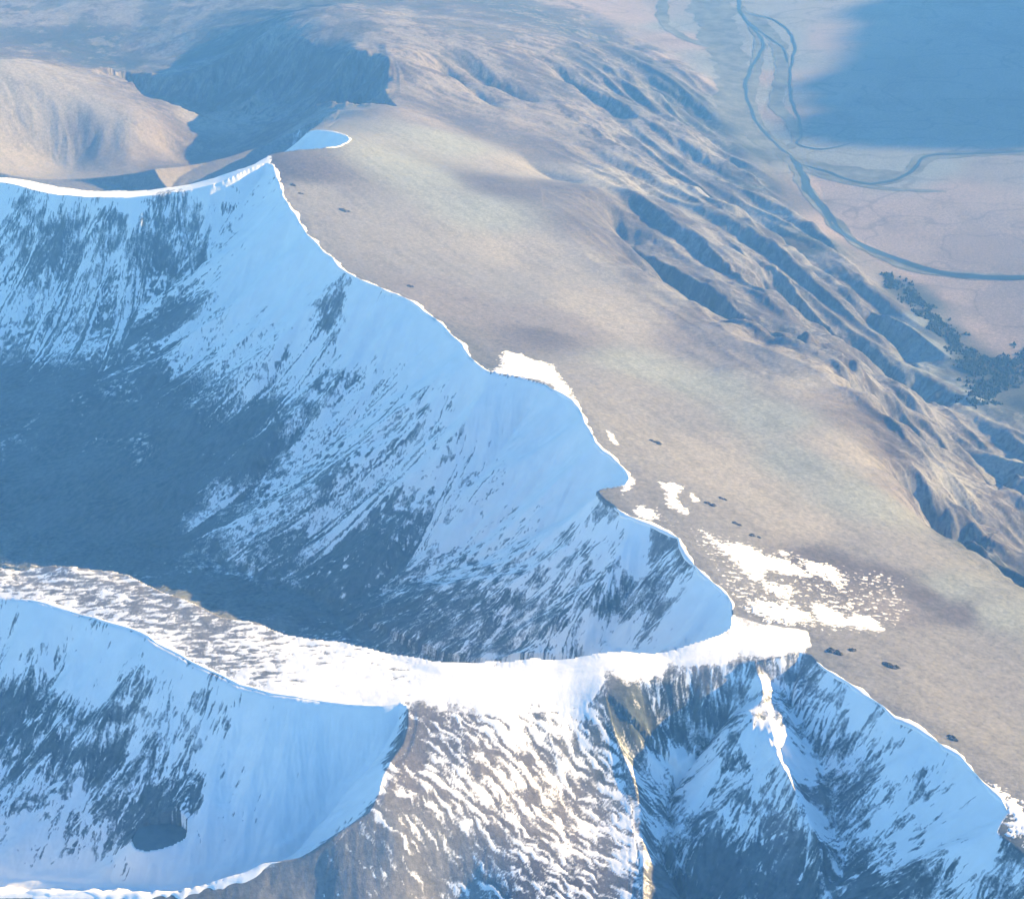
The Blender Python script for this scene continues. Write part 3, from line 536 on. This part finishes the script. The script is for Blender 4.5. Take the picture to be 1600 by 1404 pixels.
patch([(1080,770),(1094,782),(1084,784),(1078,778)], 2, 'tiny snow patch right of the boot shaped one', 12)

patch([(1545,1224),(1570,1236),(1600,1258),(1640,1290),(1640,1330),(1605,1318),(1590,1300),(1578,1316),(1570,1300),(1574,1278),(1562,1254)], 7, 'bright snow patch at the bottom right where the rim bends', 13, .3)
build_ground()

# ------------------------------------------------------------------ cornices: the overhanging lips of snow on the rims
def cornice(R, a, b, w, h, label, seed):
    s = np.concatenate([[0], np.cumsum(np.hypot(*np.diff(R[:,:2], axis=0).T))])
    lo, hi = a, b; u = np.arange(lo, hi, 4.0)
    c = np.stack([np.interp(u, s, R[:,k]) for k in (0,1)], 1); t = np.gradient(c, axis=0); t /= np.linalg.norm(t, axis=1)[:,None]+1e-9
    nr = np.stack([-t[:,1], t[:,0]], 1)                                # to the left of the run: away from the drop or into it
    pr = c + nr*10; 
    out = np.where(np.array([sample(Z, *(q+nn*12)) for q, nn in zip(c, nr)]) > np.array([sample(Z, *(q-nn*12)) for q, nn in zip(c, nr)]), 1, -1)
    out = 1 if out.sum() > 0 else -1
    W_ = w*np.clip(.75+1.2*fbm(u/85, u*0+seed, 4, seed, .55), .12, 2.2); en = np.minimum(1, np.minimum(u-lo, hi-u)/40+.05); W_ = W_*en
    Hh = h*np.clip(.9+.5*fbm(u/50, u*0+seed+4, 3, seed+2), .4, 1.6)*en
    prof = [(-.45,-1.6),(-.5,-.2),(-.35,.55),(0,.95),(.35,.75),(.75,.30),(1.0,-.35)]
    V = []; F = []; K = len(prof)
    for i in range(len(u)):
        for (p, q) in prof:
            e = p*W_[i]*(1+.2*vnoise(np.array([u[i]/14.]), np.array([p*3.+seed]), seed)[0]) if p > .3 else p*min(W_[i], 9)
            xy = c[i] + nr[i]*out*e
            base = float(sample(Z, *xy)) if p >= 0 else float(sample(Z, *c[i]))
            V.append((xy[0], xy[1], base + q*Hh[i]))
    for i in range(len(u)-1):
        for k in range(K-1): F.append((i*K+k, i*K+k+1, (i+1)*K+k+1, (i+1)*K+k))
    o = pymesh('snow_cornice', V, F, M_SNOW); tag(o, None, label, 'snow cornice', 'snow cornices on the corrie rims')
def runof(R, u, v):
    p = hit(u, v)[0]; s = np.concatenate([[0], np.cumsum(np.hypot(*np.diff(R[:,:2], axis=0).T))])
    return s[np.argmin(np.hypot(R[:,0]-p[0], R[:,1]-p[1]))]
RA, RB, RC = DIST['corrie'][2], DIST['lower_corrie'][2], DIST['near_corrie'][2]
cornice(RA, runof(RA, 424,254), runof(RA, 770,586), 11, 3.0, 'long cream snow cornice on the upper rim of the large corrie', 1)
cornice(RA, runof(RA, 850,600), runof(RA, 960,768), 10, 3.0, 'snow cornice on the corrie rim between the rounded bump and the notch', 2)
cornice(RA, runof(RA, 955,800), runof(RA, 1150,955), 11, 2.8, 'snow cornice curving round the lower rim of the large corrie to the ridge end', 3)
cornice(RC, runof(RC, 1272,1030), runof(RC, 1575,1262), 10, 3.0, 'snow cornice edging the plateau above the near rocky wall', 4)
cornice(RB, runof(RB, 20,934), runof(RB, 620,1104), 6, 2.2, 'thin snow cornice on the near edge of the ridge above the tarn bowl', 5)
cornice(RB, runof(RB, 445,1342), runof(RB, 20,1396), 16, 3.0, 'broad white snow cornice on the low lip in front of the tarn bowl', 6)
cornice(DIST['far_corrie'][2], runof(DIST['far_corrie'][2], 470,239), runof(DIST['far_corrie'][2], 520,200), 9, 2.5, 'small curved snow cornice round the hollow at the far end of the plateau', 7)

# ------------------------------------------------------------------ the tarn
def tarn():
    P = TARN[:-1, :2]; z = TARN_Z; c = P.mean(0)
    V = [(c[0],c[1],z)] + [(p[0],p[1],z) for p in P] + [(p[0],p[1],z-9) for p in P]; n_ = len(P)
    F = [(0,1+i,1+(i+1)%n_) for i in range(n_)] + [(1+i,1+n_+i,1+n_+(i+1)%n_,1+(i+1)%n_) for i in range(n_)]
    return tag(pymesh('tarn', V, F, M_TARN, False), 'structure')
tarn()

# ------------------------------------------------------------------ rock outcrops standing out of the gravel
def outcrop(u, v, L, Wd, Hh, label, seed, rot=None):
    p = hit(u, v)[0]; r = np.random.RandomState(seed); V = []; F = []; a0 = -.55 if rot is None else rot
    for b_ in range(7):
        bx_, by_ = r.uniform(-.5,.5)*L, r.uniform(-.5,.5)*Wd; rr = r.uniform(.22,.42)*min(L, Wd*2); o = len(V); n1_, n2_ = 9, 5
        for j in range(n2_+1):
            ph = j/n2_*math.pi/2
            for i in range(n1_):
                th = i/n1_*2*math.pi; k = r.uniform(.7, 1.25)
                x_, y_, z_ = bx_+math.cos(th)*math.cos(ph)*rr*k, by_+math.sin(th)*math.cos(ph)*rr*.7*k, math.sin(ph)*Hh*r.uniform(.75,1.2)
                V.append((x_*math.cos(a0)-y_*math.sin(a0), x_*math.sin(a0)+y_*math.cos(a0), z_-1.0))
        for j in range(n2_):
            for i in range(n1_): F.append((o+j*n1_+i, o+j*n1_+(i+1)%n1_, o+(j+1)*n1_+(i+1)%n1_, o+(j+1)*n1_+i))
    V = [(x_+p[0], y_+p[1], z_+float(sample(Z, x_+p[0], y_+p[1]))) for x_, y_, z_ in V]
    tag(pymesh('rock_outcrop', V, F, M_ROCK, False), None, label, 'rock outcrop', 'rock outcrops on the plateau')
OUT = [(538,329,26,12,5,'dark rock outcrop alone on the gravel below the far end of the plateau'),
 (460,290,18,9,4,'dark rock outcrop by the rim just below the plateau corner'),
 (470,303,14,8,3,'small dark rock outcrop below the plateau corner, further along the rim'),
 (1024,691,22,9,4,'dark rock outcrop by itself on the plateau right of the rim notch'),
 (1107,786,30,8,4,'long low row of dark rocks right of the boot shaped snow patch'),
 (1128,779,20,7,3,'short row of dark rocks above the long row'),
 (1153,819,16,8,3,'small dark rock outcrop above the tip of the largest snow patch'),
 (1180,838,18,8,3,'dark rocks at the upper edge of the largest snow patch'),
 (1305,1018,20,10,5,'pair of dark rocks near the end of the ridge'),
 (1334,1016,14,8,4,'small dark rock right of the pair near the ridge end'),
 (1394,1042,24,12,5,'dark rock outcrop with snow beside it in the middle of the near plateau'),
 (1490,1154,16,10,4,'dark rock outcrop just behind the near corrie rim'),
 (640,447,18,8,4,'dark rocks just above the cornice halfway along the upper rim'),
 (1400,1398,22,12,5,'dark crag low in the shaded wall at the bottom of the view')]
for k, (u, v, L, Wd, Hh, lab) in enumerate(OUT[:-1]): outcrop(u, v, L, Wd, Hh, lab, 40+k)

# ------------------------------------------------------------------ the wood at the foot of the mountain
def woodland():
    P = pxpoly([(1375,425),(1400,428),(1440,468),(1480,505),(1500,530),(1535,562),(1560,560),(1590,548),(1680,536),(1760,560),(1740,612),(1640,606),(1590,600),(1560,615),(1525,640),(1510,610),(1512,580),(1480,545),(1450,505),(1410,470)])
    r = np.random.RandomState(3); x0,y0 = P.min(0); x1,y1 = P.max(0); N = 36000
    q = np.stack([r.uniform(x0-40,x1+40,N), r.uniform(y0-40,y1+40,N)], 1)
    jx = fbm(q[:,0]/90, q[:,1]/90, 4, 5, .7)*45; jy = fbm(q[:,0]/90+50, q[:,1]/90, 4, 6, .7)*45
    q = q[inside(q[:,0]+jx, q[:,1]+jy, P)]; q = q[r.rand(len(q)) < .15+.85*smooth(-.25,.25,fbm(q[:,0]/60, q[:,1]/60, 3, 12))]
    zb = sample(Z, q[:,0], q[:,1]); n_ = len(q); h = r.uniform(5, 11, n_); w = h*r.uniform(.35,.6,n_); K = 6
    V = np.zeros((n_, 2*K+1, 3)); th = np.arange(K)/K*2*math.pi
    for k in range(K):
        a = th[k] + r.uniform(0,1,n_); ra = w*r.uniform(.8,1.2,n_)
        V[:,k,0] = q[:,0]+np.cos(a)*ra; V[:,k,1] = q[:,1]+np.sin(a)*ra; V[:,k,2] = zb+h*.12
        V[:,K+k,0] = q[:,0]+np.cos(a)*ra*.75; V[:,K+k,1] = q[:,1]+np.sin(a)*ra*.75; V[:,K+k,2] = zb+h*r.uniform(.5,.65,n_)
    V[:,2*K,0] = q[:,0]; V[:,2*K,1] = q[:,1]; V[:,2*K,2] = zb+h
    F = []
    for k in range(K):
        F.append((k,(k+1)%K,K+(k+1)%K,K+k)); F.append((K+k,K+(k+1)%K,2*K,2*K))
    base = (np.arange(n_)*(2*K+1))[:,None]
    FF = [tuple(int(b+i) for i in dict.fromkeys(f)) for b in base[:,0] for f in F]
    return tag(pymesh('woodland', V.reshape(-1,3), FF, M_LEAF, False), 'stuff', 'dark ragged wood between the foot of the mountain and the river')
woodland()

# ------------------------------------------------------------------ a bank of cloud high beyond the right edge; its shadow lies on the valley floor
def cloud():
    P = np.array([at(*p, 500)[:2] for p in [(1410,-120),(1400,0),(1380,60),(1315,140),(1290,196),(1320,216),(1400,228),(1600,232),(1900,225),(1900,-120)]])
    lift = 3500.0; off = lift/math.tan(SUN_EL); ox, oy = off*math.cos(SUN_AZ), off*math.sin(SUN_AZ)
    r = np.random.RandomState(8); V = []; F = []; n_ = 0
    x0,y0 = P.min(0); x1,y1 = P.max(0)
    ico = bpy.data.meshes.new('tmp'); import bmesh
    bm = bmesh.new(); bmesh.ops.create_icosphere(bm, subdivisions=2, radius=1); bv = np.array([v_.co[:] for v_ in bm.verts]); bf = [[v_.index for v_ in f.verts] for f in bm.faces]; bm.free(); bpy.data.meshes.remove(ico)
    R3 = np.hstack([P, np.zeros((len(P),1))]); R3 = np.vstack([R3, R3[:1]])
    for t in range(5200):
        x, y = r.uniform(x0-100, x1), r.uniform(y0-100, y1+100); q = np.array([[x, y]])
        d = nearest(q[:,0], q[:,1], R3)[0][0]; i_ = inside(q[:,0], q[:,1], P)[0]
        sd = d if i_ else -d
        if sd < -110: continue
        if sd < 120 and r.rand() > ((sd+110)/230)**1.6: continue
        rad = np.clip(.55*sd, 22, 160)*r.uniform(.8,1.2)
        if sd > 200 and r.rand() < .5: continue
        k = 1+.18*r.randn(len(bv)); pz = 500+lift+r.uniform(-60,60)
        V.append(bv*k[:,None]*rad*[1.25,1.25,.7] + [x+ox, y+oy, pz]); F += [[n_+i for i in f] for f in bf]; n_ += len(bv)
    return tag(pymesh('cloud', np.vstack(V), F, M_CLOUD), 'stuff', 'bank of white cloud whose shadow falls on the valley floor')
cloud()

# ------------------------------------------------------------------ the air
def haze():
    x, y0, y1, z0, z1 = 7600.0, -400.0, 15400.0, float(Z.min())-60, CAM_H+40
    V = [(-x,y0,z0),(x,y0,z0),(x,y1,z0),(-x,y1,z0),(-x,y0,z1),(x,y0,z1),(x,y1,z1),(-x,y1,z1)]
    F = [(0,3,2,1),(4,5,6,7),(0,1,5,4),(1,2,6,5),(2,3,7,6),(3,0,4,7)]
    m = bpy.data.materials.new('haze'); m.use_nodes = True; nt = m.node_tree; nt.nodes.clear()
    out = nt.nodes.new('ShaderNodeOutputMaterial'); pv = nt.nodes.new('ShaderNodeVolumePrincipled')
    pv.inputs['Absorption Color'].default_value = (1,1,1,1)
    pv.inputs['Color'].default_value = HAZE_COL; pv.inputs['Density'].default_value = HAZE_DEN; pv.inputs['Anisotropy'].default_value = 0.0
    nt.links.new(pv.outputs[0], out.inputs['Volume'])
    return tag(pymesh('haze', V, F, m, False), 'stuff')
HAZE_COL, HAZE_DEN = (.15,.45,1.0,1), 5.8e-5
haze()
